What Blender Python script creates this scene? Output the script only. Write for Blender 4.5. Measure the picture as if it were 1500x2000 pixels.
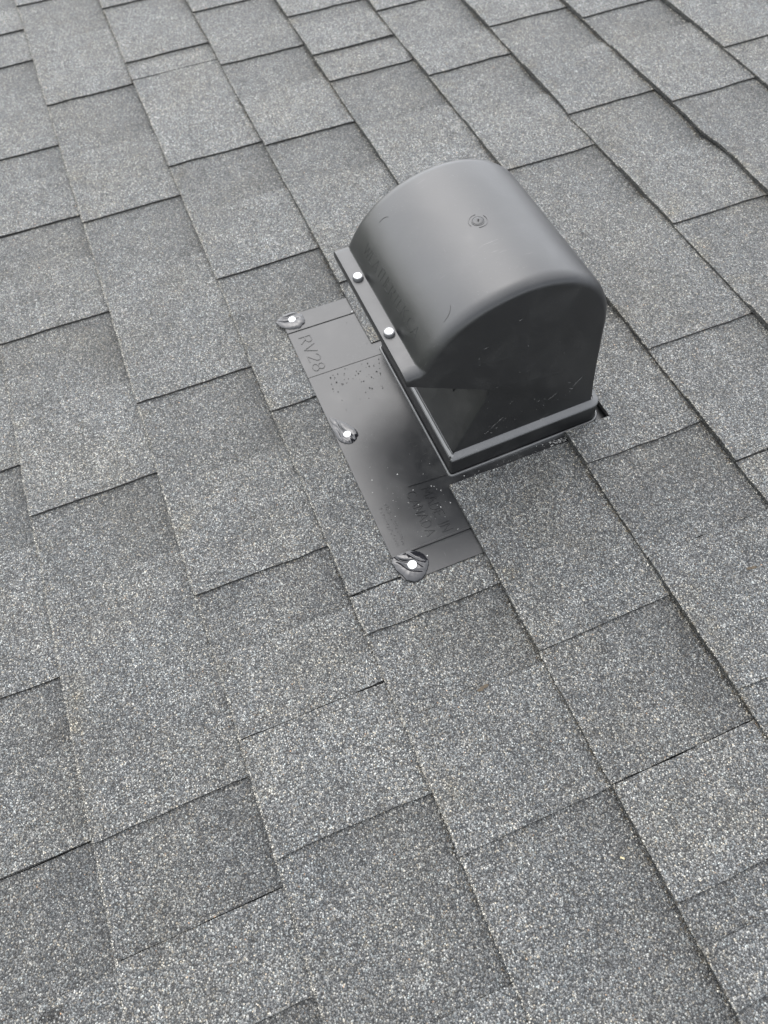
import bpy, bmesh, math, random
from mathutils import Matrix, Vector, noise
random.seed(7)
S = bpy.context.scene
for o in list(bpy.data.objects):
    bpy.data.objects.remove(o)
COL = S.collection

# ------------------------------------------------------------------ placement of the roof plane in the world
PITCH = math.radians(22)                 # roof slope; local axes: x along the courses, y up the slope, z out of the roof
T = Matrix.Translation((0, 0, 4.5)) @ Matrix.Rotation(PITCH, 4, 'X')

# ------------------------------------------------------------------ camera
cam_d = bpy.data.cameras.new('camera')
cam = bpy.data.objects.new('camera', cam_d)
COL.objects.link(cam)
S.camera = cam
RX = Vector((0.37880443, 0.92293211, -0.06908229))
DN = Vector((0.79401141, -0.36235095, -0.48810621))
FW = Vector((-0.47550509, 0.1300389, -0.87004873))
CP = Vector((0.93810882, 0.11040138, 0.66787946))
M = Matrix((( RX.x, -DN.x, -FW.x, CP.x), (RX.y, -DN.y, -FW.y, CP.y), (RX.z, -DN.z, -FW.z, CP.z), (0, 0, 0, 1)))
cam.matrix_world = T @ M
cam_d.sensor_fit = 'VERTICAL'
cam_d.sensor_height = 36
cam_d.lens = 1429.28 / 2000 * 36
cam_d.clip_start = 0.02
cam_d.clip_end = 2000
cam_d.dof.use_dof = True
cam_d.dof.focus_distance = 0.68
cam_d.dof.aperture_fstop = 7.0

# ------------------------------------------------------------------ sky and sun (bright overcast, light from beyond the top of the picture)
SUN_LOCAL = Vector((-0.54, 0.14, 0.83)).normalized()
SUN = (T.to_3x3() @ SUN_LOCAL).normalized()
W = bpy.data.worlds.new('World')
S.world = W
W.use_nodes = True
wn = W.node_tree.nodes
wl = W.node_tree.links
wn.clear()
sky = wn.new('ShaderNodeTexSky')
sky.sky_type = 'NISHITA'
sky.sun_disc = False
sky.sun_elevation = math.asin(SUN.z)
sky.sun_rotation = math.atan2(SUN.x, SUN.y)
sky.air_density = 1.0
sky.dust_density = 1.5
sky.ozone_density = 1.0
hs = wn.new('ShaderNodeHueSaturation')
hs.inputs['Saturation'].default_value = 0.22
bg = wn.new('ShaderNodeBackground')
bg.inputs['Strength'].default_value = 0.15
wo = wn.new('ShaderNodeOutputWorld')
wl.new(sky.outputs[0], hs.inputs['Color'])
wl.new(hs.outputs[0], bg.inputs['Color'])
wl.new(bg.outputs[0], wo.inputs['Surface'])
sd = bpy.data.lights.new('sun', 'SUN')
sd.energy = 1.0
sd.angle = math.radians(140)
sd.color = (1.0, 0.995, 0.985)
sun = bpy.data.objects.new('sun', sd)
COL.objects.link(sun)
sun.matrix_world = SUN.to_track_quat('Z', 'Y').to_matrix().to_4x4()

S.render.engine = 'CYCLES'
S.view_settings.view_transform = 'Standard'
S.view_settings.look = 'None'
S.view_settings.gamma = 1
S.view_settings.use_curve_mapping = False
S.view_settings.exposure = 1.82

# ------------------------------------------------------------------ node helpers
def new_mat(name):
    m = bpy.data.materials.new(name)
    m.use_nodes = True
    nt = m.node_tree
    nt.nodes.clear()
    out = nt.nodes.new('ShaderNodeOutputMaterial')
    b = nt.nodes.new('ShaderNodeBsdfPrincipled')
    nt.links.new(b.outputs[0], out.inputs[0])
    return m, nt, b

class NT:
    def __init__(s, nt):
        s.nt = nt
    def n(s, t, **kw):
        x = s.nt.nodes.new(t)
        for k, v in kw.items():
            setattr(x, k, v)
        return x
    def l(s, a, b):
        s.nt.links.new(a, b)
    def math(s, op, a, b=None, c=None, clamp=False):
        x = s.n('ShaderNodeMath', operation=op, use_clamp=clamp)
        for i, q in enumerate((a, b, c)):
            if q is None:
                continue
            if isinstance(q, (int, float)):
                x.inputs[i].default_value = q
            else:
                s.l(q, x.inputs[i])
        return x.outputs[0]
    def mix(s, f, a, b, mode='MIX'):
        x = s.n('ShaderNodeMix', data_type='RGBA', blend_type=mode)
        for i, q in ((0, f), (6, a), (7, b)):
            if isinstance(q, (int, float)):
                x.inputs[i].default_value = q
            elif isinstance(q, tuple):
                x.inputs[i].default_value = q if len(q) == 4 else q + (1,)
            else:
                s.l(q, x.inputs[i])
        return x.outputs[2]
    def ramp(s, f, stops, interp='LINEAR'):
        x = s.n('ShaderNodeValToRGB')
        x.color_ramp.interpolation = interp
        e = x.color_ramp.elements
        while len(e) < len(stops):
            e.new(0.5)
        for q, (p, c) in zip(e, stops):
            q.position = p
            q.color = (c, c, c, 1) if isinstance(c, (int, float)) else c + (1,)
        s.l(f, x.inputs[0])
        return x.outputs[0]
    def mapr(s, v, a, b, c, d, smooth=True):
        x = s.n('ShaderNodeMapRange', interpolation_type='SMOOTHSTEP' if smooth else 'LINEAR')
        s.l(v, x.inputs[0])
        for i, q in enumerate((a, b, c, d)):
            x.inputs[i + 1].default_value = q
        return x.outputs[0]
    def noise(s, vec, scale, detail=2, rough=0.5, dist=0):
        x = s.n('ShaderNodeTexNoise')
        x.inputs['Scale'].default_value = scale
        x.inputs['Detail'].default_value = detail
        x.inputs['Roughness'].default_value = rough
        x.inputs['Distortion'].default_value = dist
        s.l(vec, x.inputs['Vector'])
        return x.outputs[0]

EXP = 0.143        # course exposure
H = 0.0053         # drop of a course from its butt to the next butt
TAB = 0.0024
BACK = 0.0018

GRAN = [(0.0, (0.038, 0.040, 0.043)), (0.18, (0.060, 0.062, 0.065)), (0.42, (0.105, 0.108, 0.111)),
        (0.66, (0.158, 0.161, 0.162)), (0.86, (0.230, 0.233, 0.230)), (0.95, (0.32, 0.32, 0.31)), (1.0, (0.47, 0.47, 0.45))]

def granule_material(name, tone, band):
    m, nt, b = new_mat(name)
    g = NT(nt)
    tc = g.n('ShaderNodeTexCoord')
    oi = g.n('ShaderNodeObjectInfo')
    off = g.n('ShaderNodeVectorMath', operation='MULTIPLY_ADD')
    g.l(oi.outputs['Random'], off.inputs[0])
    off.inputs[1].default_value = (3.1, 5.7, 1.3)
    g.l(tc.outputs['Object'], off.inputs[2])
    vec = off.outputs[0]
    v1 = g.n('ShaderNodeTexVoronoi', feature='F1')
    v1.inputs['Scale'].default_value = 830
    g.l(vec, v1.inputs['Vector'])
    sep = g.n('ShaderNodeSeparateColor')
    g.l(v1.outputs['Color'], sep.inputs[0])
    clump = g.noise(vec, 380, 2, 0.6)
    idx = g.math('ADD', g.math('MULTIPLY', sep.outputs[0], 0.98), g.math('MULTIPLY', g.math('SUBTRACT', clump, 0.5), 0.75))
    idx = g.math('ADD', idx, 0.02, clamp=True)
    col = g.ramp(idx, GRAN)
    # tinted granules: beige, bluish green, a rare rust one
    tint = g.ramp(sep.outputs[1], [(0.0, (0.90, 1.0, 1.04)), (0.3, (1, 1, 1)), (0.62, (1, 1, 1)), (0.80, (1.0, 0.985, 0.95)),
                                   (0.93, (1.08, 0.99, 0.84)), (0.996, (1.1, 0.98, 0.82)), (1.0, (1.35, 0.85, 0.55))])
    col = g.mix(1.0, col, tint, 'MULTIPLY')
    # dark gaps between the granules: bitumen plus their tiny self-shadows painted in
    gap = g.mapr(v1.outputs['Distance'], 0.40, 0.72, 1.0, 0.25)
    col = g.mix(1.0, col, gap, 'MULTIPLY')
    # blotches of the factory blend
    big = g.noise(tc.outputs['Object'], 11, 3, 0.6)
    mid = g.noise(vec, 46, 3, 0.6)
    k = g.math('MULTIPLY', g.mapr(big, 0.3, 0.7, 0.90, 1.10), g.mapr(mid, 0.25, 0.75, 0.86, 1.14))
    k = g.math('MULTIPLY', k, g.math('MULTIPLY_ADD', oi.outputs['Random'], 0.14, 0.93))
    k = g.math('MULTIPLY', k, tone)
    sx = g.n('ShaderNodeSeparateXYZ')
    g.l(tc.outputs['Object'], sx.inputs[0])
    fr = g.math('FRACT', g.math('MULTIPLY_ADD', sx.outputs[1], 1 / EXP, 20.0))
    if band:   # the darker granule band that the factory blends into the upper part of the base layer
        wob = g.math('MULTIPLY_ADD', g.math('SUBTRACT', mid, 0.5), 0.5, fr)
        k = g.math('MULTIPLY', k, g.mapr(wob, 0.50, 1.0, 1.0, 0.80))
    col = g.mix(1.0, col, k, 'MULTIPLY')
    patch = g.noise(tc.outputs['Object'], 7.5, 3, 0.6)
    col = g.mix(1.0, col, g.ramp(patch, [(0.32, (0.995, 1.0, 0.995)), (0.5, (1.012, 1.0, 0.978)), (0.68, (1.035, 1.003, 0.940))]), 'MULTIPLY')
    # earthy staining, mostly where water drips from the butt edges
    st = g.noise(tc.outputs['Object'], 17, 4, 0.65)
    edge = g.mapr(fr, 0.0, 0.30, 1.0, 0.18)
    stm = g.math('MULTIPLY', g.mapr(st, 0.52, 0.74, 0.0, 0.7), edge)
    col = g.mix(stm, col, g.mix(1.0, col, (1.17, 1.04, 0.80), 'MULTIPLY'))
    g.l(col, b.inputs['Base Color'])
    b.inputs['Roughness'].default_value = 0.72
    b.inputs['Specular IOR Level'].default_value = 0.45
    hgt = g.math('SUBTRACT', g.math('MULTIPLY', sep.outputs[2], 0.6), v1.outputs['Distance'])
    bp = g.n('ShaderNodeBump')
    bp.inputs['Strength'].default_value = 0.75
    bp.inputs['Distance'].default_value = 0.0011
    g.l(hgt, bp.inputs['Height'])
    bp2 = g.n('ShaderNodeBump')
    bp2.inputs['Strength'].default_value = 0.35
    bp2.inputs['Distance'].default_value = 0.004
    g.l(mid, bp2.inputs['Height'])
    g.l(bp2.outputs[0], bp.inputs['Normal'])
    g.l(bp.outputs[0], b.inputs['Normal'])
    return m

def simple_material(name, c, rough, metal=0.0, spec=0.5, bump=0.0, bscale=300, var=0.0, coat=0.0):
    m, nt, b = new_mat(name)
    g = NT(nt)
    tc = g.n('ShaderNodeTexCoord')
    nz = g.noise(tc.outputs['Object'], bscale, 3, 0.6)
    g.l(g.mix(nz, tuple(x * (1 - var) for x in c), tuple(min(1, x * (1 + var)) for x in c)), b.inputs['Base Color'])
    b.inputs['Roughness'].default_value = rough
    b.inputs['Metallic'].default_value = metal
    b.inputs['Specular IOR Level'].default_value = spec
    b.inputs['Coat Weight'].default_value = coat
    if bump:
        bp = g.n('ShaderNodeBump')
        bp.inputs['Strength'].default_value = 1.0
        bp.inputs['Distance'].default_value = bump
        g.l(nz, bp.inputs['Height'])
        g.l(bp.outputs[0], b.inputs['Normal'])
    return m

def plastic_material(name, base, rough, dust, scratch, ior=1.62):
    m, nt, b = new_mat(name)
    g = NT(nt)
    tc = g.n('ShaderNodeTexCoord')
    v = tc.outputs['Object']
    cloud = g.noise(v, 26, 4, 0.62, 0.4)
    fine = g.noise(v, 420, 3, 0.6)
    speck = g.noise(v, 900, 1, 0.5)
    # scratches: thin strokes from stretched noise in two directions, only inside patches
    def strokes(rot, sc, patch, lo):
        mp = g.n('ShaderNodeMapping')
        mp.inputs['Rotation'].default_value = rot
        mp.inputs['Scale'].default_value = sc
        g.l(v, mp.inputs['Vector'])
        s = g.noise(mp.outputs[0], 1.0, 1, 0.4)
        p = g.noise(v, patch, 2, 0.5)
        return g.math('MULTIPLY', g.mapr(s, lo, lo + 0.05, 0, 1), g.mapr(p, 0.58, 0.72, 0, 1))
    s1 = strokes((0.5, 0.9, 0.6), (1500, 60, 110), 24, 0.71)
    s2 = strokes((-0.4, 0.3, -0.9), (70, 1700, 120), 31, 0.72)
    sc = g.math('MULTIPLY', g.math('MAXIMUM', s1, s2), scratch, clamp=True)
    dm = g.math('MULTIPLY', g.mapr(cloud, 0.42, 0.78, 0, 1), dust)
    dots = g.math('MULTIPLY', g.mapr(speck, 0.70, 0.76, 0, 1), g.mapr(cloud, 0.5, 0.65, 0, dust * 3))
    c = g.mix(dm, base, (0.15, 0.148, 0.14))
    c = g.mix(g.math('MAXIMUM', sc, dots, clamp=True), c, (0.34, 0.335, 0.32))
    g.l(c, b.inputs['Base Color'])
    r = g.math('MULTIPLY_ADD', g.math('SUBTRACT', cloud, 0.5), 0.22, rough)
    r = g.math('MULTIPLY_ADD', sc, 0.3, r)
    g.l(r, b.inputs['Roughness'])
    b.inputs['IOR'].default_value = ior
    b.inputs['Specular IOR Level'].default_value = 0.5
    bp = g.n('ShaderNodeBump')
    bp.inputs['Strength'].default_value = 0.25
    bp.inputs['Distance'].default_value = 0.0002
    g.l(fine, bp.inputs['Height'])
    bq = g.n('ShaderNodeBump')
    bq.inputs['Strength'].default_value = 0.5
    bq.inputs['Distance'].default_value = 0.0030
    g.l(g.noise(v, 11, 2, 0.4), bq.inputs['Height'])
    g.l(bq.outputs[0], bp.inputs['Normal'])
    g.l(bp.outputs[0], b.inputs['Normal'])
    return m

M_TAB = granule_material('granules_light_blend', 0.83, False)
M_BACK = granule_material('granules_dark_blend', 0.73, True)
M_ASPH = simple_material('asphalt_cut_edge', (0.022, 0.021, 0.020), 0.85, bump=0.0006, bscale=500, var=0.6)
M_BUTT = granule_material('weathered_butt_edge', 0.48, False)
M_HOOD = plastic_material('black_polypropylene', (0.0045, 0.0048, 0.0056), 0.42, 0.06, 0.16, 1.63)
M_FLANGE = plastic_material('black_polypropylene_flange', (0.007, 0.0074, 0.0082), 0.36, 0.08, 0.15, 1.53)
M_RIM = plastic_material('pale_grey_rim', (0.055, 0.056, 0.058), 0.36, 0.25, 0.5, 1.70)  # rim, ledge and bead in a paler grey than the hood plastic
M_SEAL = simple_material('wet_black_sealant', (0.010, 0.010, 0.012), 0.08, spec=0.55, coat=0.12, bscale=70, var=0.2, bump=0.0003)
M_NAIL = simple_material('bright_galvanised_nail', (0.88, 0.88, 0.87), 0.30, metal=0.0, spec=0.8, bscale=300, var=0.04)
M_SCUFF = simple_material('pale_scuffed_plastic', (0.17, 0.17, 0.165), 0.7, bscale=300, var=0.5)
M_STEEL = simple_material('rivet_dark_rim', (0.10, 0.10, 0.105), 0.35, metal=0.0, bscale=400, var=0.1)
M_GROUND = simple_material('lawn', (0.06, 0.075, 0.035), 0.95, bscale=1.2, var=0.5)

def chip_material(name, stops):
    m, nt, b = new_mat(name)
    g = NT(nt)
    ge = g.n('ShaderNodeNewGeometry')
    g.l(g.ramp(ge.outputs['Random Per Island'], stops), b.inputs['Base Color'])
    b.inputs['Roughness'].default_value = 0.7
    return m
M_CHIP = chip_material('loose_granule', [(0, (0.05, 0.048, 0.044)), (0.3, (0.10, 0.095, 0.085)), (0.55, (0.20, 0.19, 0.165)), (0.8, (0.36, 0.34, 0.29)), (1, (0.60, 0.57, 0.50))])
M_DUST = chip_material('gutter_dirt', [(0, (0.020, 0.018, 0.014)), (0.6, (0.045, 0.038, 0.028)), (1, (0.10, 0.082, 0.055))])
M_CRUMB = chip_material('asphalt_crumb', [(0, (0.012, 0.012, 0.012)), (1, (0.035, 0.034, 0.032))])
M_WHITE = chip_material('pale_granule', [(0, (0.16, 0.16, 0.155)), (0.4, (0.35, 0.35, 0.34)), (1, (0.68, 0.67, 0.64))])
M_LEAF = simple_material('dry_leaf', (0.06, 0.045, 0.028), 0.8, bscale=500, var=0.5)
M_YELLOW = simple_material('pale_wood_chip', (0.50, 0.42, 0.25), 0.8, bscale=500, var=0.2)

# ------------------------------------------------------------------ mesh helpers
def mk(name, verts, faces, mats, parent=None, origin=(0, 0, 0), fmat=None, smooth=None, bevel=None):
    ox, oy, oz = origin
    me = bpy.data.meshes.new(name)
    me.from_pydata([(x - ox, y - oy, z - oz) for x, y, z in verts], [], faces)
    for m in (mats if isinstance(mats, (list, tuple)) else [mats]):
        me.materials.append(m)
    if fmat:
        me.polygons.foreach_set('material_index', fmat)
    bm = bmesh.new()
    bm.from_mesh(me)
    bmesh.ops.recalc_face_normals(bm, faces=bm.faces)
    bm.to_mesh(me)
    bm.free()
    if smooth is not None:
        me.shade_smooth()
        me.set_sharp_from_angle(angle=math.radians(smooth))
    me.update()
    o = bpy.data.objects.new(name, me)
    COL.objects.link(o)
    if parent is not None:
        o.parent = parent
    else:
        o.matrix_world = T @ Matrix.Translation(origin)
    if bevel:
        md = o.modifiers.new('bevel', 'BEVEL')
        md.width = bevel
        md.segments = 2
        md.limit_method = 'ANGLE'
        md.angle_limit = math.radians(35)
    return o

def tag(o, label=None, cat=None, group=None, kind=None):
    if label: o['label'] = label
    if cat: o['category'] = cat
    if group: o['group'] = group
    if kind: o['kind'] = kind
    return o

def prism(outline, z0, z1):
    """outline: list of (x, y); z0/z1 floats or functions"""
    f0 = z0 if callable(z0) else (lambda x, y: z0)
    f1 = z1 if callable(z1) else (lambda x, y: z1)
    n = len(outline)
    v = [(x, y, f0(x, y)) for x, y in outline] + [(x, y, f1(x, y)) for x, y in outline]
    f = [tuple(range(n - 1, -1, -1)), tuple(range(n, 2 * n))]
    f += [(i, (i + 1) % n, n + (i + 1) % n, n + i) for i in range(n)]
    return v, f

def rrect(x0, y0, x1, y1, radii, seg=6):
    """radii in order: (x0,y0), (x1,y0), (x1,y1), (x0,y1)"""
    out = []
    for (cx, cy, a0), r in zip(((x0, y0, 180), (x1, y0, 270), (x1, y1, 0), (x0, y1, 90)), radii):
        px = cx + r if cx == x0 else cx - r
        py = cy + r if cy == y0 else cy - r
        for i in range(seg + 1):
            a = math.radians(a0 + 90 * i / seg)
            out.append((px + r * math.cos(a), py + r * math.sin(a)))
    return out

# ------------------------------------------------------------------ roof surface functions
def nz(x, y, z):
    return noise.noise(Vector((x, y, z)))

def butt_wobble(k, u):
    w = 0.0016 * nz(u * 5.0, k * 7.3, 1.7) + 0.0007 * nz(u * 31.0, k * 3.1, 4.2) + 0.0004 * nz(u * 110, k, 9.0)
    if k == 6:   # a lifted, kinked spot near the top right
        w += -0.0045 * math.exp(-((u - 0.195) / 0.030) ** 2) + 0.003 * math.exp(-((u - 0.25) / 0.03) ** 2)
    if k == 5:
        w += -0.003 * math.exp(-((u - 0.075) / 0.02) ** 2)
    return w

def undul(k, u, v):
    return 0.0009 * nz(u * 6, v * 9, k * 1.7) + 0.0004 * nz(u * 22, v * 20, k * 2.9)

def lift(k, u, v):
    """butt edges that curl up a little here and there"""
    t = max(0.0, 1 - (v - k * EXP) / 0.05)
    a = 0.0012 * max(0.0, nz(u * 4.0, k * 5.1, 8.8))
    if k == 6:
        a += 0.004 * math.exp(-((u - 0.21) / 0.05) ** 2)
    if k == 3:
        a += 0.0025 * math.exp(-((u - 0.60) / 0.04) ** 2)
    return a * t * t

def top_z(k, u, v):
    if k == 1 and .235 < u < .68 and v > .175:      # pressed flat under the vent flange
        return -H * (v - k * EXP) / EXP - 0.0006
    return -H * (v - k * EXP) / EXP + undul(k, u, v) + lift(k, u, v)

# tab intervals per course, read from the photograph: (start, end) along the course; the end nearest the camera is the visible cut
TABS = {
    -3: [(-.55, -.42), (-.30, -.12), (.02, .16), (.25, .40), (.52, .70), (.80, .93), (1.02, 1.15)],
    -2: [(-.62, -.45), (-.33, -.20), (-.06, .10), (.19, .339), (.45, .609), (.68, .767), (.87, 1.0)],
    -1: [(-.70, -.615), (-.60, -.506), (-.40, -.243), (-.17, -.062), (.03, .145), (.27, .417), (.52, .770), (.865, .945), (1.02, 1.14)],
    0: [(-.80, -.692), (-.54, -.348), (-.20, -.037), (.095, .316), (.445, .583), (.655, .7375), (.7385, .844), (.996, 1.12)],
    1: [(-.78, -.600), (-.52, -.4045), (-.385, -.3475), (-.3445, -.100), (.02, .159), (.295, .395), (.46, .6468), (.6492, .692), (.780, .900), (1.10, 1.25)],
    2: [(-.60, -.50), (-.42, -.316), (-.21, -.078), (.03, .237), (.57, .770), (.900, .997), (1.03, 1.073), (1.16, 1.3)],
    3: [(-.55, -.40), (-.36, -.2678), (-.252, -.185), (-.05, .22), (.30, .39), (.44, .609), (.729, .873), (.96, 1.1)],
    4: [(-.50, -.340), (-.21, -.125), (.0, .138), (.27, .500), (.575, .670), (.79, .92), (1.0, 1.15)],
    5: [(-.40, -.20), (-.08, .066), (.20, .333), (.488, .60), (.72, .85), (.95, 1.1)],
    6: [(-.40, -.25), (-.22, -.150), (-.06, .111), (.25, .38), (.50, .66), (.75, .9)],
    7: [(-.40, -.27), (-.14, .030), (.16, .29), (.40, .55), (.64, .80)],
}
JOINTS = {-3: [-.12, .93], -2: [-.20, .767], -1: [-.062, .865], 0: [-.20, .738], 1: [-.346, .648], 2: [-.078, .900], 3: [-.266, .729],
          4: [-.340, .670], 5: [-.40, .488], 6: [-.25, .75], 7: [-.27, .64]}
rnd = random.Random(3)
for k in (-4, 8, 9, 10):
    u = -1.0 + rnd.random() * 0.2
    L = []
    while u < 1.5:
        a = u + rnd.uniform(.07, .15)
        b = a + rnd.uniform(.09, .2)
        L.append((a, b))
        u = b
    TABS[k] = L
    JOINTS[k] = [L[2][0], L[-3][0]]
U0, U1 = -1.25, 1.6
for k in range(-3, 8):   # continue each course past the frame
    L = [t for t in TABS[k] if t[1] - t[0] > .005]
    while L[0][0] > U0 + .3:
        b = L[0][0] - rnd.uniform(.07, .14)
        L.insert(0, (b - rnd.uniform(.1, .2), b))
    while L[-1][1] < U1 - .3:
        a = L[-1][1] + rnd.uniform(.07, .14)
        L.append((a, a + rnd.uniform(.1, .2)))
    TABS[k] = L
KMIN, KMAX = -4, 10

# cut-out for the vent
def cut_u(k):
    return {2: (0.3475, 0.5715), 3: (0.3475, 0.5630)}.get(k)
CUT_V = 0.4845

def back_thick(k, u):
    return BACK if k == 2 and .25 < u < .67 else 0.0036

def frange(a, b, step):
    n = max(1, int(round((b - a) / step)))
    return [a + (b - a) * i / n for i in range(n + 1)]

def sheet(k, ua, ub, zoff, thick, du, ends=True, seed=0.0):
    """one curved piece of shingle in course k between ua and ub, solid, with worn edges and the vent cut-out removed"""
    v0, v1 = k * EXP, (k + 1) * EXP + 0.02
    us = frange(ua, ub, du)
    vs = [v0, v0 + .012, v0 + .035, v0 + .06, v0 + .085, v0 + .11, v0 + .13, v0 + EXP, v1]
    c = cut_u(k)
    hole = None
    if c and ua < c[1] and ub > c[0]:
        hole = c
        us = sorted(set([u for u in us if all(abs(u - q) > .003 for q in c)] + [q for q in c if ua < q < ub]))
        if k == 3:
            vs = sorted([v for v in vs if abs(v - CUT_V) > .004] + [CUT_V])
    nu, nv = len(us), len(vs)
    P = []
    for j, v in enumerate(vs):
        for i, u in enumerate(us):
            uu, vv = u, v
            if j == 0:
                vv += butt_wobble(k, u)
            e = 0.0
            if i == 0 and ends:
                e = 0.0016 * nz(v * 40, seed, 3.3 + k)
            if i == nu - 1 and ends:
                e = 0.0022 * nz(v * 26, seed + 5, 6.1 + k) + 0.0008 * nz(v * 90, seed, 1.1)
            if hole and (abs(u - c[0]) < 1e-6 or abs(u - c[1]) < 1e-6):
                e = 0.0014 * nz(v * 60, seed, 2.2)
            uu += e
            P.append((uu, vv, top_z(k, u, max(v, v0)) + zoff))
    n = len(P)
    V = P + [(x, y, z - (thick(k, x) if callable(thick) else thick)) for x, y, z in P]
    keep = set()
    for j in range(nv - 1):
        for i in range(nu - 1):
            um, vm = (us[i] + us[i + 1]) / 2, (vs[j] + vs[j + 1]) / 2
            if hole and c[0] < um < c[1] and (k == 2 or vm < CUT_V):
                continue
            keep.add((i, j))
    F, FM = [], []
    for (i, j) in keep:
        a, b_, c_, d = j * nu + i, j * nu + i + 1, (j + 1) * nu + i + 1, (j + 1) * nu + i
        F.append((a, b_, c_, d)); FM.append(0)
        F.append((n + d, n + c_, n + b_, n + a)); FM.append(1)
        for (p, q, nb) in ((a, b_, (i, j - 1)), (b_, c_, (i + 1, j)), (c_, d, (i, j + 1)), (d, a, (i - 1, j))):
            if nb not in keep:
                F.append((p, n + p, n + q, q)); FM.append(2 if nb == (i, -1) else 1)
    used = sorted({q for f in F for q in f})
    mp = {q: i for i, q in enumerate(used)}
    return [V[q] for q in used], [tuple(mp[q] for q in f) for f in F], FM

# ------------------------------------------------------------------ ground and roof
gz = 60.0
g_me = bpy.data.meshes.new('ground')
g_me.from_pydata([(-gz * 10, -gz * 10, 0), (gz * 10, -gz * 10, 0), (gz * 10, gz * 10, 0), (-gz * 10, gz * 10, 0)], [], [(0, 1, 2, 3)])
g_me.materials.append(M_GROUND)
ground = bpy.data.objects.new('ground', g_me)
COL.objects.link(ground)
ground['kind'] = 'structure'

v, f = prism([(-4, -2.2), (5, -2.2), (5, 3.2), (-4, 3.2)], -0.16, -0.0175)
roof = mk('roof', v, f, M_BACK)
tag(roof, kind='structure')

def in_tab(k, u):
    return any(a <= u <= b for a, b in TABS[k])

sid = 0
for k in range(KMIN, KMAX + 1):
    js = [U0] + JOINTS[k] + [U1]
    segs = list(zip(js[:-1], js[1:]))
    pieces = []
    for a, b in segs:
        c = cut_u(k)
        if k == 2 and a < c[0] and b > c[1]:
            pieces += [(a, c[0]), (c[1], b)]
        else:
            pieces.append((a, b))
    for a, b in pieces:
        sid += 1
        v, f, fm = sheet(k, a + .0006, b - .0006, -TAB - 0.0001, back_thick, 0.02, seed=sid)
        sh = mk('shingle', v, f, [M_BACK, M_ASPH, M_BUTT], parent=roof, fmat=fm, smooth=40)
        for (s, e) in TABS[k]:
            s2, e2 = max(s, a + .0006), min(e, b - .0006)
            if e2 - s2 < .015:
                continue
            sid += 1
            v, f, fm = sheet(k, s2, e2, 0.0, TAB, 0.0085, seed=sid * 1.7)
            mk('tab', v, f, [M_TAB, M_ASPH, M_BUTT], parent=sh, fmat=fm, smooth=40)

# ------------------------------------------------------------------ loose granules and dirt lying along the butt edges
def chips(n_gen):
    V, F = [], []
    for (x, y, z, r) in n_gen:
        b = len(V)
        ax = random.uniform(0, 6.28)
        sx, sy, sz = r * random.uniform(.7, 1.3), r * random.uniform(.5, 1.0), r * random.uniform(.45, .8)
        ca, sa = math.cos(ax), math.sin(ax)
        pts = [(sx, 0, random.uniform(-.2, .2) * sz), (0, sy, 0), (-sx * random.uniform(.6, 1), 0, 0), (0, -sy * random.uniform(.6, 1), 0),
               (random.uniform(-.3, .3) * sx, random.uniform(-.3, .3) * sy, sz), (0, 0, -sz)]
        for px, py, pz in pts:
            V.append((x + px * ca - py * sa, y + px * sa + py * ca, z + pz))
        F += [(b, b + 1, b + 4), (b + 1, b + 2, b + 4), (b + 2, b + 3, b + 4), (b + 3, b, b + 4),
              (b + 1, b, b + 5), (b + 2, b + 1, b + 5), (b + 3, b + 2, b + 5), (b, b + 3, b + 5)]
    return V, F

def surf(u, v):
    k = math.floor(v / EXP)
    z = top_z(k, u, v)
    return z if in_tab(k, u) else z - TAB

def blocked(u, v):
    return .34 < u < .575 and .27 < v < .49 or (.255 < u < .665 and .19 < v < .29)

G, D = [], []
for k in range(-1, 8):
    dens = {-1: .10, 0: .15, 1: .25, 2: .8, 3: 1.3, 4: 1.2, 5: 1.4, 6: 1.6, 7: 1.6}[k]
    u = -.8
    while u < 1.15:
        u += random.expovariate(1) * 0.0016 / dens
        if nz(u * 9, k * 3.3, 0.5) < -.12 - .2 * dens:
            continue
        dv = abs(random.gauss(0, 0.0022)) + 0.0004
        v_ = k * EXP + butt_wobble(k, u) - dv
        if blocked(u, v_) and not (k == 3 and u > .58):
            continue
        r = random.uniform(.0005, .0011)
        G.append((u, v_, surf(u, v_) + r * .3, r))
    u = -.8
    while u < 1.15 and k >= 1:
        u += random.expovariate(1) * 0.0011 / dens
        if nz(u * 13, k * 5.3, 7.5) < 0.0:
            continue
        v_ = k * EXP + butt_wobble(k, u) - abs(random.gauss(0, 0.0018))
        if blocked(u, v_):
            continue
        r = random.uniform(.0005, .0014)
        D.append((u, v_, surf(u, v_) + r * .2, r))
    # granules proud of the upper edge, which breaks the clean line
    for i in range(3800 if k < 2 else 1800):
        u = random.uniform(-.75, 1.12)
        v_ = k * EXP + butt_wobble(k, u) + random.uniform(-.0004, .002)
        if blocked(u, v_):
            continue
        r = random.uniform(.0005, .0009)
        G.append((u, v_, (top_z(k, u, k * EXP) if in_tab(k, u) else top_z(k, u, k * EXP) - TAB), r))
V, F = chips(G)
tag(mk('loose_granules', V, F, M_CHIP), 'loose pale shingle granules washed along the butt edges of the courses', 'granules', kind='stuff')
V, F = chips(D)
tag(mk('gutter_dirt', V, F, M_DUST), 'brown dirt crumbs caught under the butt edges of the courses', 'dirt', kind='stuff')

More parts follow.
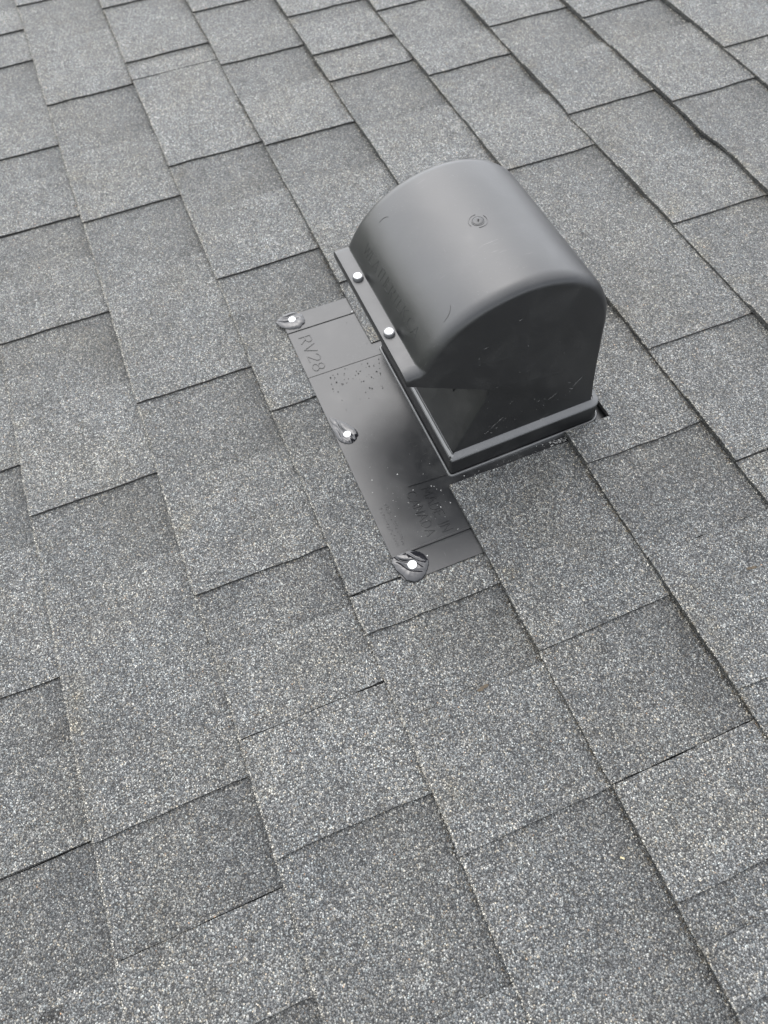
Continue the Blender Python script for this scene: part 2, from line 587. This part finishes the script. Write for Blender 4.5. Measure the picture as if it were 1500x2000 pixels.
# ------------------------------------------------------------------ roof vent
BC = (0.458, 0.383, -0.006)      # base of the vent
def fl_z(v_):
    return -H * (v_ - EXP) / EXP + 0.0009
vent = bpy.data.objects.new('roof_vent', None)
vent.empty_display_size = 0.1
COL.objects.link(vent)
vent.matrix_world = T @ Matrix.Translation(BC)
tag(vent, 'black plastic hooded roof vent with flat flange set into grey shingles', 'roof vent')

# flange: thin sheet, grooves across it, rounded lower corners
fl_u0, fl_u1, fl_v0, fl_v1 = 0.262, 0.656, 0.1975, 0.50
cols = []
def addc(u, dz=0.0): cols.append((u, dz))
for i in range(7):
    addc(fl_u0 + 0.006 * (1 - math.cos(i / 6 * math.pi / 2)), 0.0)
addc(.2900); addc(.2903, -.0011); addc(.2920, -.0011); addc(.2924, .0003)
addc(.3675, .0003); addc(.3677, -.0005); addc(.3682, -.0005); addc(.3684, .0003)
addc(.42, .0003); addc(.50, .0003); addc(.56, .0003)
addc(.6235, .0003); addc(.6240, .0011); addc(.6258, .0011); addc(.6264, -.0005); addc(.6275, -.0005); addc(.6280, 0)
for i in range(7):
    addc(fl_u1 - 0.009 * (1 - math.sin(i / 6 * math.pi / 2)), 0.0)
rows = [0, .012, .03, .06, .0975, .15, .22, fl_v1 - fl_v0]
V, F = [], []
for u, dz in cols:
    vm = fl_v0
    if u < fl_u0 + .006: vm += .006 - math.sqrt(max(0, .006 ** 2 - (fl_u0 + .006 - u) ** 2))
    if u > fl_u1 - .009: vm += .009 - math.sqrt(max(0, .009 ** 2 - (u - fl_u1 + .009) ** 2))
    for j, r in enumerate(rows):
        vv = vm if j == 0 else fl_v0 + r
        warp = 0.0
        V.append((u, vv, fl_z(vv) + dz + warp))
nr, nc = len(rows), len(cols)
n = nr * nc
V += [(x, y, z - .0018) for x, y, z in V]
for i in range(nc - 1):
    for j in range(nr - 1):
        a = i * nr + j
        F.append((a, a + nr, a + nr + 1, a + 1))
        F.append((n + a, n + a + 1, n + a + nr + 1, n + a + nr))
    F.append((i * nr, n + i * nr, n + (i + 1) * nr, (i + 1) * nr))
    a = i * nr + nr - 1
    F.append((a, a + nr, n + a + nr, n + a))
for j in range(nr - 1):
    F.append((j, j + 1, n + j + 1, n + j))
    a = (nc - 1) * nr + j
    F.append((a, n + a, n + a + 1, a + 1))
flange = mk('flange', V, F, M_FLANGE, parent=vent, origin=BC, smooth=25)

# base frame: bead, upstand with a ledge, inner ridge
ux0, ux1, vy0, vy1 = 0.3590, 0.5585, 0.2945, 0.4735
def loft(levels):
    """levels: list of (outline, z) from the bottom up, all outlines with equal counts"""
    n = len(levels[0][0])
    V = [(x, y, z) for ol, z in levels for x, y in ol]
    F = [tuple(range(n - 1, -1, -1)), tuple(range((len(levels) - 1) * n, len(levels) * n))]
    for k in range(len(levels) - 1):
        for i in range(n):
            a, b = k * n + i, k * n + (i + 1) % n
            F.append((a, b, b + n, a + n))
    return V, F
def fr(d, r0=.0015, r1=.012):
    return rrect(ux0 + d, vy0 + d, ux1 - d, vy1 - d, (max(r0 - d, .0003), max(r0 - d, .0003), max(r1 - d, .002), max(r1 - d, .002)))
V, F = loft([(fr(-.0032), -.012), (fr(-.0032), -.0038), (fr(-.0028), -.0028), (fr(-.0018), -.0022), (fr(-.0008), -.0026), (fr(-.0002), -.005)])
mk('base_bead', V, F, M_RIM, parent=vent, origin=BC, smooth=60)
V, F = loft([(fr(0), -.012), (fr(0), .0208), (fr(.0020), .0212)])
base_frame = mk('base_frame', V, F, M_HOOD, parent=vent, origin=BC, smooth=60)
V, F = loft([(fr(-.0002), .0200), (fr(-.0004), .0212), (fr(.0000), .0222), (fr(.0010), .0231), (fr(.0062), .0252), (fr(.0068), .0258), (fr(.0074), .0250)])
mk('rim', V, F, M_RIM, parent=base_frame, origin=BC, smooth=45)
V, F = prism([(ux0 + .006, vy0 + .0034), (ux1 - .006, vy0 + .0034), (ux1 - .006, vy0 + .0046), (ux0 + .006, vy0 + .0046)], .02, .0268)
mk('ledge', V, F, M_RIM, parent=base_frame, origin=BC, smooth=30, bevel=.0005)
V, F = prism([(ux1 - .0042, vy0 - .0006), (ux1 - .0036, vy0 - .0006), (ux1 - .0036, vy0 + .001), (ux1 - .0042, vy0 + .001)], -.002, .0259)
mk('corner_seam', V, F, M_CRUMB, parent=base_frame, origin=BC)

# hood: a barrel with rounded ends, an overhanging lip down-slope and a sloping front wall
def catmull(pts, per):
    out = []
    for i in range(len(pts) - 1):
        p0 = pts[max(i - 1, 0)]; p1 = pts[i]; p2 = pts[i + 1]; p3 = pts[min(i + 2, len(pts) - 1)]
        for s in range(per):
            t = s / per
            out.append(tuple(0.5 * (2 * b + (c - a) * t + (2 * a - 5 * b + 4 * c - d) * t * t + (3 * b - a - 3 * c + d) * t ** 3)
                             for a, b, c, d in zip(p0, p1, p2, p3)))
    out.append(pts[-1])
    return out
ARC = catmull([(.2672, .1690), (.2745, .1815), (.2860, .1955), (.3020, .2085), (.3240, .2192), (.3480, .2252), (.3720, .2268), (.3950, .2232),
               (.4175, .2140), (.4375, .1985), (.4510, .1785), (.4582, .1530), (.4600, .1150), (.4605, .0750), (.4625, .0240)], 5)
LIP = [(.2520, .1590), (.2518, .1660), (.2526, .1678), (.2560, .1684), (.2665, .1684)]
UNDER = [(.2975, .0240), (.3270, .0850), (.3325, .0965), (.3348, .1030), (.3338, .1090), (.3290, .1135), (.3210, .1183)]
prof = LIP + ARC + UNDER
wgt = [1.0] * len(LIP) + [max(0.0, min(1.0, (z - .03) / .10)) if v_ > .44 else 1.0 for v_, z in ARC] + [0.0] * len(UNDER)
CEN = (.365, .115)
UC, HW, RR, DM = 0.4580, 0.0938, 0.0125, 0.075
rings = []
for i in range(9):
    t = i / 8 * math.pi / 2
    rings.append((-HW + RR * (1 - math.sin(math.pi / 2 - t)) if False else -(HW - RR + RR * math.cos(t)), DM * (1 - math.sin(t))))
for x in (-.055, -.028, 0, .028, .055):
    rings.append((x, 0.0))
rings += [(-a, b) for a, b in reversed(rings[:9])]
V, F = [], []
for du, d in rings:
    for i_, ((v_, z), w) in enumerate(zip(prof, wgt)):
        vv = v_ + (CEN[0] - v_) * d * w
        zz = z + (CEN[1] - z) * d * w
        if (v_, z) in LIP:      # the lip keeps its straight outer edge and only rolls down at its ends
            vv = v_ + .012 * d
            zz = z - (.09 if z > .164 else .02) * d
        if i_ >= len(LIP) + len(ARC) and z < .112:
            vv = v_ + .028 * d
        # mould draft: a little narrower towards the crown; shallow sag of the crown between the ends
        uu = UC + du * (1.0 - 0.22 * max(0, zz - .02) * (0.5 if zz < .18 else 0.5))
        sag = -0.0012 * math.exp(-((du) / .05) ** 2) * max(0.0, min(1, (zz - .19) / .03))
        V.append((uu, vv, zz + sag))
m_ = len(prof)
for r in range(len(rings) - 1):
    for i in range(m_):
        a, b = r * m_ + i, r * m_ + (i + 1) % m_
        F.append((a, b, b + m_, a + m_))
F.append(tuple(range(m_)))
F.append(tuple(range((len(rings) - 1) * m_ + m_ - 1, (len(rings) - 1) * m_ - 1, -1)))
hood = mk('hood', V, F, M_HOOD, parent=vent, origin=BC, smooth=38)
# grille bars closing the outlet under the overhang
V, F = [], []
for i in range(12):
    u = UC - .077 + i * .014
    b = len(V)
    pv, pf = prism([(u - .002, .262), (u + .002, .262), (u + .002, .318), (u - .002, .318)],
                   lambda x, y: .1560 - (y - .254) * .60 - .0025, lambda x, y: .1560 - (y - .254) * .60 + .0006)
    V += pv
    F += [tuple(q + b for q in ff) for ff in pf]
mk('outlet_grille', V, F, M_HOOD, parent=vent, origin=BC)

# arc-length lookup on the hood barrel
def on_hood(u, v_):
    for (a, b) in zip(ARC[:-1], ARC[1:]):
        if a[0] <= v_ <= b[0]:
            t = (v_ - a[0]) / (b[0] - a[0] + 1e-9)
            z = a[1] + (b[1] - a[1]) * t
            nn = Vector((0, -(b[1] - a[1]), b[0] - a[0])).normalized()
            sag = -0.0012 * math.exp(-((u - UC) / .05) ** 2) * max(0.0, min(1, (z - .19) / .03))
            return Vector((u, v_, z + sag)), nn
    return Vector((u, v_, ARC[-1][1])), Vector((0, 1, 0))

# moulded ring and gate mark on the crown
def disc(cx, cy, cz, r, h, seg=28, nrm=None, dome=0.0, rim=None):
    """low round button, local z up; returns verts, faces"""
    prof_ = [(r, 0), (r, h * .75), (r * .93, h)]
    if rim:
        prof_ += [(rim, h), (rim * .97, h * 0.82)]
    prof_ += [(r * .5, (h if not rim else h * .82) + dome * .6)]
    V, F = [], []
    for (rr, hh) in prof_:
        for i in range(seg):
            a = 2 * math.pi * i / seg
            V.append(Vector((rr * math.cos(a), rr * math.sin(a), hh)))
    V.append(Vector((0, 0, (h if not rim else h * .82) + dome)))
    for j in range(len(prof_) - 1):
        for i in range(seg):
            F.append((j * seg + i, j * seg + (i + 1) % seg, (j + 1) * seg + (i + 1) % seg, (j + 1) * seg + i))
    l = (len(prof_) - 1) * seg
    for i in range(seg):
        F.append((l + i, l + (i + 1) % seg, len(V) - 1))
    F.append(tuple(range(seg - 1, -1, -1)))
    q = Vector((0, 0, 1)).rotation_difference(nrm) if nrm is not None else None
    out = []
    for p in V:
        if q is not None:
            p = q @ p
        out.append((p.x + cx, p.y + cy, p.z + cz))
    return out, F

def ring_strip(cu, cv, r, w, h, a0, a1, mapper, seg=40):
    V, F = [], []
    for i in range(seg + 1):
        a = math.radians(a0 + (a1 - a0) * i / seg)
        ww = w * (0.25 + 0.75 * math.sin(math.pi * i / seg)) if a1 - a0 < 350 else w
        for rr, hh in ((r - ww / 2, -.0004), (r - ww / 4, h), (r + ww / 4, h), (r + ww / 2, -.0004)):
            p, nn = mapper(cu + rr * math.cos(a), cv + rr * math.sin(a))
            q = p + nn * hh
            V.append(tuple(q))
    for i in range(seg):
        for j in range(3):
            a = i * 4 + j
            F.append((a, a + 1, a + 5, a + 4))
    return V, F
gate_u, gate_v = .4585, .3640
for (r, w, h, a0, a1, nm) in ((.0084, .0012, .0004, -20, 120, 'gate_ring'), (.0084, .0012, .0004, 170, 290, 'gate_ring'), (.0056, .0012, .0004, 0, 360, 'gate_ring')):
    V, F = ring_strip(gate_u, gate_v, r, w, h, a0, a1, on_hood)
    mk(nm, V, F, M_HOOD, parent=hood, origin=BC, smooth=50)
p, nn = on_hood(gate_u, gate_v)
V, F = disc(p.x, p.y, p.z - .0004, .0050, .0009, nrm=nn)
mk('gate_disc', V, F, M_FLANGE, parent=hood, origin=BC, smooth=40)
V, F = chips([(p.x + .0005, p.y, p.z + .0008, .0011), (p.x - .0008, p.y + .0007, p.z + .0008, .0009)])
mk('gate_mark', V, F, M_CRUMB, parent=hood, origin=BC)
# two curved knife marks on the hood
for (cu, cv, r, a0, a1) in ((.4000, .2965, .0065, 110, 200), (.5225, .2935, .0130, 10, 75)):
    V, F = ring_strip(cu, cv, r, .0010, .0002, a0, a1, on_hood, 20)
    mk('moulding_mark', V, F, M_CRUMB, parent=hood, origin=BC)

# pale scuffs and scratches on the end wall that faces the camera
def on_gable(v_, z):
    return Vector((UC + HW * (1 - .11 * (z - .02)), v_, z)), Vector((1, 0, 0))
V, F = [], []
rs = random.Random(11)
SC = [(.437, .066, .9, .010), (.433, .060, -.5, .007), (.441, .071, .75, .007), (.429, .072, -.3, .004), (.410, .058, .55, .009), (.414, .061, .6, .006),
      (.345, .047, .8, .010), (.352, .053, .8, .011), (.338, .040, .7, .007), (.343, .036, -.8, .005), (.3490, .041, .3, .004), (.316, .047, .2, .004),
      (.362, .190, .3, .004), (.395, .060, .5, .005), (.330, .170, .1, .006), (.300, .140, 1.2, .003)]
for i in range(46):
    cx, cz, sp = rs.choice(((.345, .045, .012), (.425, .062, .016), (.36, .12, .04), (.41, .09, .035), (.35, .05, .02)))
    SC.append((rs.gauss(cx, sp), max(.03, rs.gauss(cz, sp * .8)), rs.uniform(-1.5, 1.5), rs.uniform(.0006, .0022)))
for (v_, z, a, l) in SC:
    if not (.305 < v_ < .452) or (v_ < .335 and z > .04 and z < .12) or (z > .1 and ((v_ - .365) / .085) ** 2 + ((z - .1) / .105) ** 2 > 1): continue
    b = len(V)
    w = .00012 + .00022 * rs.random()
    c_, s_ = math.cos(a), math.sin(a)
    for (px, py, hh) in ((-l / 2, 0, 0), (0, -w, 0), (l / 2, 0, 0), (0, w, 0), (0, 0, .00015)):
        p, nn = on_gable(v_ + px * c_ - py * s_, z + px * s_ + py * c_)
        V.append(tuple(p + nn * (hh + .00002)))
    F += [(b, b + 1, b + 4), (b + 1, b + 2, b + 4), (b + 2, b + 3, b + 4), (b + 3, b, b + 4)]
tag(mk('scuff_marks', V, F, M_SCUFF, parent=hood, origin=BC), kind='stuff')

# rivets on the lip
for i, u in enumerate((.4165, .4950)):
    V, F = disc(u, .2600, .1684, .0054, .0032, rim=.0046)
    rv = mk('rivet', V, F, M_STEEL, parent=vent, origin=BC, smooth=40)
    V, F = disc(u, .2600, .1684 + .0026, .0039, .0009, dome=.0002)
    mk('rivet_head', V, F, M_NAIL, parent=rv, origin=BC, smooth=40)

# ------------------------------------------------------------------ stroke lettering (moulded ridges)
def arcp(cx, cy, rx, ry, a0, a1, n=10):
    return [(cx + rx * math.cos(math.radians(a0 + (a1 - a0) * i / n)), cy + ry * math.sin(math.radians(a0 + (a1 - a0) * i / n))) for i in range(n + 1)]
GL = {
    'A': (.66, [[(0, 0), (.33, 1), (.66, 0)], [(.12, .36), (.54, .36)]]),
    'C': (.66, [arcp(.36, .5, .36, .5, 50, 310, 14)]),
    'D': (.60, [[(0, 0), (0, 1), (.22, 1)] + arcp(.22, .5, .38, .5, 90, -90, 12)[1:] + [(0, 0)]]),
    'E': (.50, [[(.5, 1), (0, 1), (0, 0), (.5, 0)], [(0, .53), (.42, .53)]]),
    'H': (.56, [[(0, 0), (0, 1)], [(.56, 0), (.56, 1)], [(0, .52), (.56, .52)]]),
    'I': (.08, [[(.04, 0), (.04, 1)]]),
    'K': (.54, [[(0, 0), (0, 1)], [(.52, 1), (0, .42)], [(.17, .60), (.54, 0)]]),
    'M': (.74, [[(0, 0), (.06, 1), (.37, .3), (.68, 1), (.74, 0)]]),
    'N': (.58, [[(0, 0), (0, 1), (.58, 0), (.58, 1)]]),
    'O': (.72, [arcp(.36, .5, .36, .5, 0, 360, 18)]),
    'R': (.54, [[(0, 0), (0, 1), (.26, 1)] + arcp(.26, .75, .26, .25, 90, -90, 8)[1:] + [(0, .5)], [(.24, .5), (.54, 0)]]),
    'T': (.56, [[(0, 1), (.56, 1)], [(.28, 1), (.28, 0)]]),
    'V': (.64, [[(0, 1), (.32, 0), (.64, 1)]]),
    'W': (.86, [[(0, 1), (.2, 0), (.43, .9), (.66, 0), (.86, 1)]]),
    '2': (.54, [arcp(.27, .73, .27, .27, 170, -30, 9) + [(0, 0), (.54, 0)]]),
    '8': (.54, [arcp(.27, .75, .23, .25, 0, 360, 14), arcp(.27, .26, .27, .26, 0, 360, 14)]),
    '.': (.08, [[(.0, .0), (.08, .0)]]),
    ' ': (.30, []),
}
def lettering(name, s, u0, v0, cap, mapper, parent, mat, width=.0008, h=.00045, length=None, sp=.22):
    adv = sum(GL[c][0] + sp for c in s) - sp
    kx = cap if length is None else length / adv
    x = 0.0
    V, F = [], []
    for ch in s:
        w, strokes = GL[ch]
        for st in strokes:
            for (a, b) in zip(st[:-1], st[1:]):
                pa = Vector((u0 + (x + a[0]) * kx, v0 + a[1] * cap))
                pb = Vector((u0 + (x + b[0]) * kx, v0 + b[1] * cap))
                d = pb - pa
                if d.length < 1e-7:
                    continue
                d.normalize()
                nrm = Vector((-d.y, d.x)) * width / 2
                ext = d * width * .3
                base = len(V)
                for q, hh, sc in ((pa - ext, -.0006, 1), (pb + ext, -.0006, 1), (pa, h, .45), (pb, h, .45)):
                    for sg in (-1, 1):
                        w_ = q + nrm * sg * sc
                        p, nn = mapper(w_.x, w_.y)
                        V.append(tuple(p + nn * hh))
                F += [tuple(base + i for i in t) for t in ((0, 2, 6, 4), (2, 3, 7, 6), (3, 1, 5, 7), (1, 0, 4, 5), (4, 6, 7, 5))]
        x += w + sp
    F = [tuple(q) for q in F]
    return mk(name, V, F, mat, parent=parent, origin=BC)
def on_flange(u, v_):
    return Vector((u, v_, fl_z(v_) + .0003 + 0.0)), Vector((0, 0, 1))
lettering('lettering', 'RV28', .3035, .2075, .0145, on_flange, flange, M_FLANGE, .0017, .0006, length=.0575)
lettering('lettering', 'MADE IN', .5625, .2570, .0110, on_flange, flange, M_FLANGE, .0014, .0006, length=.0560)
lettering('lettering', 'CANADA', .5610, .2405, .0100, on_flange, flange, M_FLANGE, .0014, .0006, length=.0560)
def on_arc(u, t):
    """t: distance measured up the barrel from v = .27"""
    s = 0.0
    for (a, b) in zip(ARC[:-1], ARC[1:]):
        if b[0] < .270:
            continue
        l = math.hypot(b[0] - a[0], b[1] - a[1])
        if s + l >= t:
            q = (t - s) / l
            return on_hood(u, a[0] + (b[0] - a[0]) * q)
        s += l
    return on_hood(u, .30)
lettering('lettering', 'WEATHERTEK.CA', .3990, .0085, .0100, on_arc, hood, M_HOOD, .0010, .0003, length=.122)
def on_front(u, t):
    d = Vector((0, .0285, .061)).normalized()
    return Vector((u, .2975, .024)) + d * t, Vector((0, -.061, .0285)).normalized()
lettering('lettering', 'OI', .5000, .0500, .0085, on_front, hood, M_FLANGE, .0009, .0006)
lettering('lettering', '28', .4840, .0480, .0070, on_front, hood, M_FLANGE, .0009, .0006)
# the small print near the lower edge is worn past reading: tiny raised ticks in two rows
V, F = [], []
for row, (v_, cap) in enumerate(((.2135, .0042), (.2065, .0038))):
    u = .5640 + row * .003
    while u < .6150:
        for q in range(3):
            b = len(V)
            x, y = u + random.uniform(0, .0015), v_ + random.uniform(0, cap)
            a = random.choice((0, 1.57, .7, -.7))
            l, w = random.uniform(.0008, .0018), .0004
            c_, s_ = math.cos(a), math.sin(a)
            pz = fl_z(y) + .0003 + 0.0
            for (px, py) in ((-l, -w), (l, -w), (l, w), (-l, w)):
                V.append((x + (px * c_ - py * s_) / 2, y + (px * s_ + py * c_) / 2, pz + .0004))
                V.append((x + (px * c_ - py * s_) / 1.6, y + (px * s_ + py * c_) / 1.6, pz - .0003))
            F += [(b, b + 2, b + 4, b + 6)] + [(b + i, b + (i + 2) % 8, b + (i + 3) % 8, b + i + 1) for i in (0, 2, 4, 6)]
        u += .0030 if random.random() > .15 else .0048
mk('worn_small_print', V, F, M_FLANGE, parent=flange, origin=BC)
# short moulded line beside the base corner
V, F = prism([(.5535, .246), (.5541, .246), (.5565, .2895), (.5558, .2895)], lambda x, y: fl_z(y) - .001, lambda x, y: fl_z(y) + .0012)
mk('moulded_line', V, F, M_FLANGE, parent=flange, origin=BC)

# ------------------------------------------------------------------ nails bedded in dabs of sealant
def dab(nail, tail, wid, r, label, hh, seed, head=.0043):
    """teardrop of sealant: round end round the nail, smeared tail towards 'tail' (u, v)"""
    nx, ny = nail
    ax = Vector((tail[0] - nx, tail[1] - ny))
    L = ax.length
    ax.normalize()
    bx = Vector((-ax.y, ax.x))
    root = bpy.data.objects.new('sealed_nail', None)
    root.empty_display_size = .01
    COL.objects.link(root)
    org = (nx, ny, fl_z(ny))
    root.matrix_world = T @ Matrix.Translation(org)
    tag(root, label, 'nail', 'nails sealed along the lower edge of the vent flange')
    V, F = [], []
    N, R_ = 96, 30
    def outline(a):
        # a = 0 points along the tail
        c, s = math.cos(a), math.sin(a)
        x = c * (L * 0.98 if c > 0 else r)
        taper = 1 - (0.55 * (max(0, c) ** 1.5))
        y = s * wid * taper
        e = 1 + 0.13 * nz(math.cos(a) * 1.8, math.sin(a) * 1.8, seed) + 0.05 * nz(c * 6, s * 6, seed + 3) + .02 * nz(c * 19, s * 19, seed)
        return x * e, y * e
    rg = random.Random(int(seed * 100))
    grooves = [(rg.uniform(-.55, .55), rg.uniform(.0006, .0013), rg.uniform(.35, .8), rg.uniform(-.3, .5), rg.uniform(.3, .7)) for q_ in range(5)]
    for j in range(R_ + 1):
        q = (j / R_) ** .8
        for i in range(N):
            x, y = outline(2 * math.pi * i / N)
            x, y = x * q, y * q
            prof_h = (1 - q ** 5) ** .6 if q < 1 else 0
            along = max(0, x / L)
            z = prof_h * (.62 - .36 * along) * (1 + .12 * nz(x * 50, y * 50, seed + 9))
            for (gy, gw, gd, gx, gl) in grooves:     # trowel streaks running down the smear
                yy = y - gy * wid - .0016 * math.sin(x * 210 + seed * gy)
                z -= gd * .5 * math.exp(-(yy / gw) ** 2) * math.exp(-((x / L - gx) / gl) ** 2) * prof_h
            z = hh * (z + .05 * nz(x * 260, y * 260, seed) * prof_h)
            if q >= 1: z = -.0006
            w_ = Vector((nx, ny)) + ax * x + bx * y
            V.append((w_.x, w_.y, fl_z(w_.y) + max(z, -.0008) + .0003))
    for j in range(R_):
        for i in range(N):
            a, b = j * N + i, j * N + (i + 1) % N
            F.append((a, b, b + N, a + N))
    mk('sealant', V, F, M_SEAL, parent=root, origin=org, smooth=80)
    dv, df = disc(nx, ny, fl_z(ny) + hh * .48, head, .0013, dome=.0003)
    mk('nail_head', dv, df, M_NAIL, parent=root, origin=org, smooth=40)
dab((.2720, .2100), (.2660, .1885), .0150, .0155, 'white nail in black sealant on the upper corner of the vent flange', .0036, 1.3)
dab((.4640, .2105), (.4330, .2010), .0122, .0125, 'white nail in smeared black sealant at the middle of the flange edge', .0036, 4.1, .0041)
dab((.6415, .2130), (.6250, .1960), .0175, .0165, 'white nail in round black sealant dab on the lower flange corner', .0042, 7.7, .0046)

# ------------------------------------------------------------------ crumbs, granules and litter lying about
C1 = []
for i in range(64):
    u = .372 + abs(random.gauss(0, .022))
    v_ = random.uniform(.215, .286)
    r = random.choice((.0004, .0005, .0006, .0007, .0009, .0012))
    C1.append((u, v_, fl_z(v_) + .0004 + r * .3, r))
for (u, v_, r) in ((.303, .2705, .0008), (.345, .281, .0006), (.43, .222, .0007), (.52, .212, .0006), (.425, .252, .0009)):
    C1.append((u, v_, fl_z(v_) + .0005, r))
V, F = chips(C1)
tag(mk('asphalt_crumbs', V, F, M_CRUMB), 'tiny black asphalt crumbs scattered on the vent flange', 'crumbs', kind='stuff')
C2 = []
for i in range(48):
    u = random.gauss(.575, .03)
    v_ = random.uniform(.205, .287)
    if not .50 < u < .65: continue
    r = random.choice((.0003, .0004, .0005, .0007, .0009))
    C2.append((u, v_, fl_z(v_) + .0004 + r * .3, r))
for i in range(26):   # in front of the base, and on the flange strip there
    u = random.uniform(.5615, .5685); v_ = random.uniform(.30, .435)
    r = random.uniform(.0003, .0008)
    C2.append((u, v_, fl_z(v_) + .0006, r))
for i in range(60):
    u = random.uniform(.5625, .5685); v_ = random.uniform(.410, .432)
    C2.append((u, v_, fl_z(v_) + random.uniform(.0004, .002), random.uniform(.0005, .0010)))
V, F = chips(C2)
tag(mk('pale_granules', V, F, M_WHITE), 'pale loose granules scattered on the flange near the base', 'granules', kind='stuff')

def flake(name, u, v_, l, w, ang, mat, label, cat, lift_=.0006):
    n_ = 10
    V, F = [], []
    c_, s_ = math.cos(ang), math.sin(ang)
    for i in range(n_ + 1):
        t = i / n_ * 2 - 1
        hw = w * math.sqrt(max(0, 1 - t * t)) * (0.7 + .5 * nz(t * 3, u * 50, v_ * 50))
        for sg in (-1, 1):
            x, y = t * l, sg * hw + .25 * w * math.sin(t * 3)
            z = surf(u, v_) + lift_ + .0008 * (t * t) + .0003 * sg
            V.append((u + x * c_ - y * s_, v_ + x * s_ + y * c_, z))
    m2 = len(V)
    V += [(x, y, z - .0004) for x, y, z in V]
    for i in range(n_):
        a = i * 2
        F.append((a, a + 2, a + 3, a + 1))
        F.append((m2 + a, m2 + a + 1, m2 + a + 3, m2 + a + 2))
        F.append((a, m2 + a, m2 + a + 2, a + 2))
        F.append((a + 1, a + 3, m2 + a + 3, m2 + a + 1))
    tag(mk(name, V, F, mat), label, cat)
flake('leaf_fragment', .781, .223, .0065, .0022, 1.6, M_LEAF, 'tiny brown leaf fragment on the shingle below the vent', 'leaf')
flake('leaf_fragment', .778, .513, .0055, .0018, 1.2, M_LEAF, 'tiny dark leaf fragment near the right edge of the roof view', 'leaf')
flake('wood_chip', .952, .266, .0020, .0010, .6, M_YELLOW, 'small pale yellow chip on the dark shingle at lower right', 'chip')
TS = []
for i in range(70):
    q, a_ = random.random() ** .7, random.uniform(0, 6.28)
    u, v_ = .880 + .0065 * q * math.cos(a_) * random.uniform(.5, 1), -.197 + .0095 * q * math.sin(a_)
    TS.append((u, v_, surf(u, v_) + .0003, random.uniform(.0006, .0014)))
V, F = chips(TS)
tag(mk('tar_spot', V, F, M_CRUMB), 'small black crumbled tar spot on the shingle at the bottom left', 'tar')
flake('plastic_sliver', .2870, .2850, .0036, .0004, 2.0, M_NAIL, 'thin white sliver sticking out beside the top of the flange', 'sliver', .004)
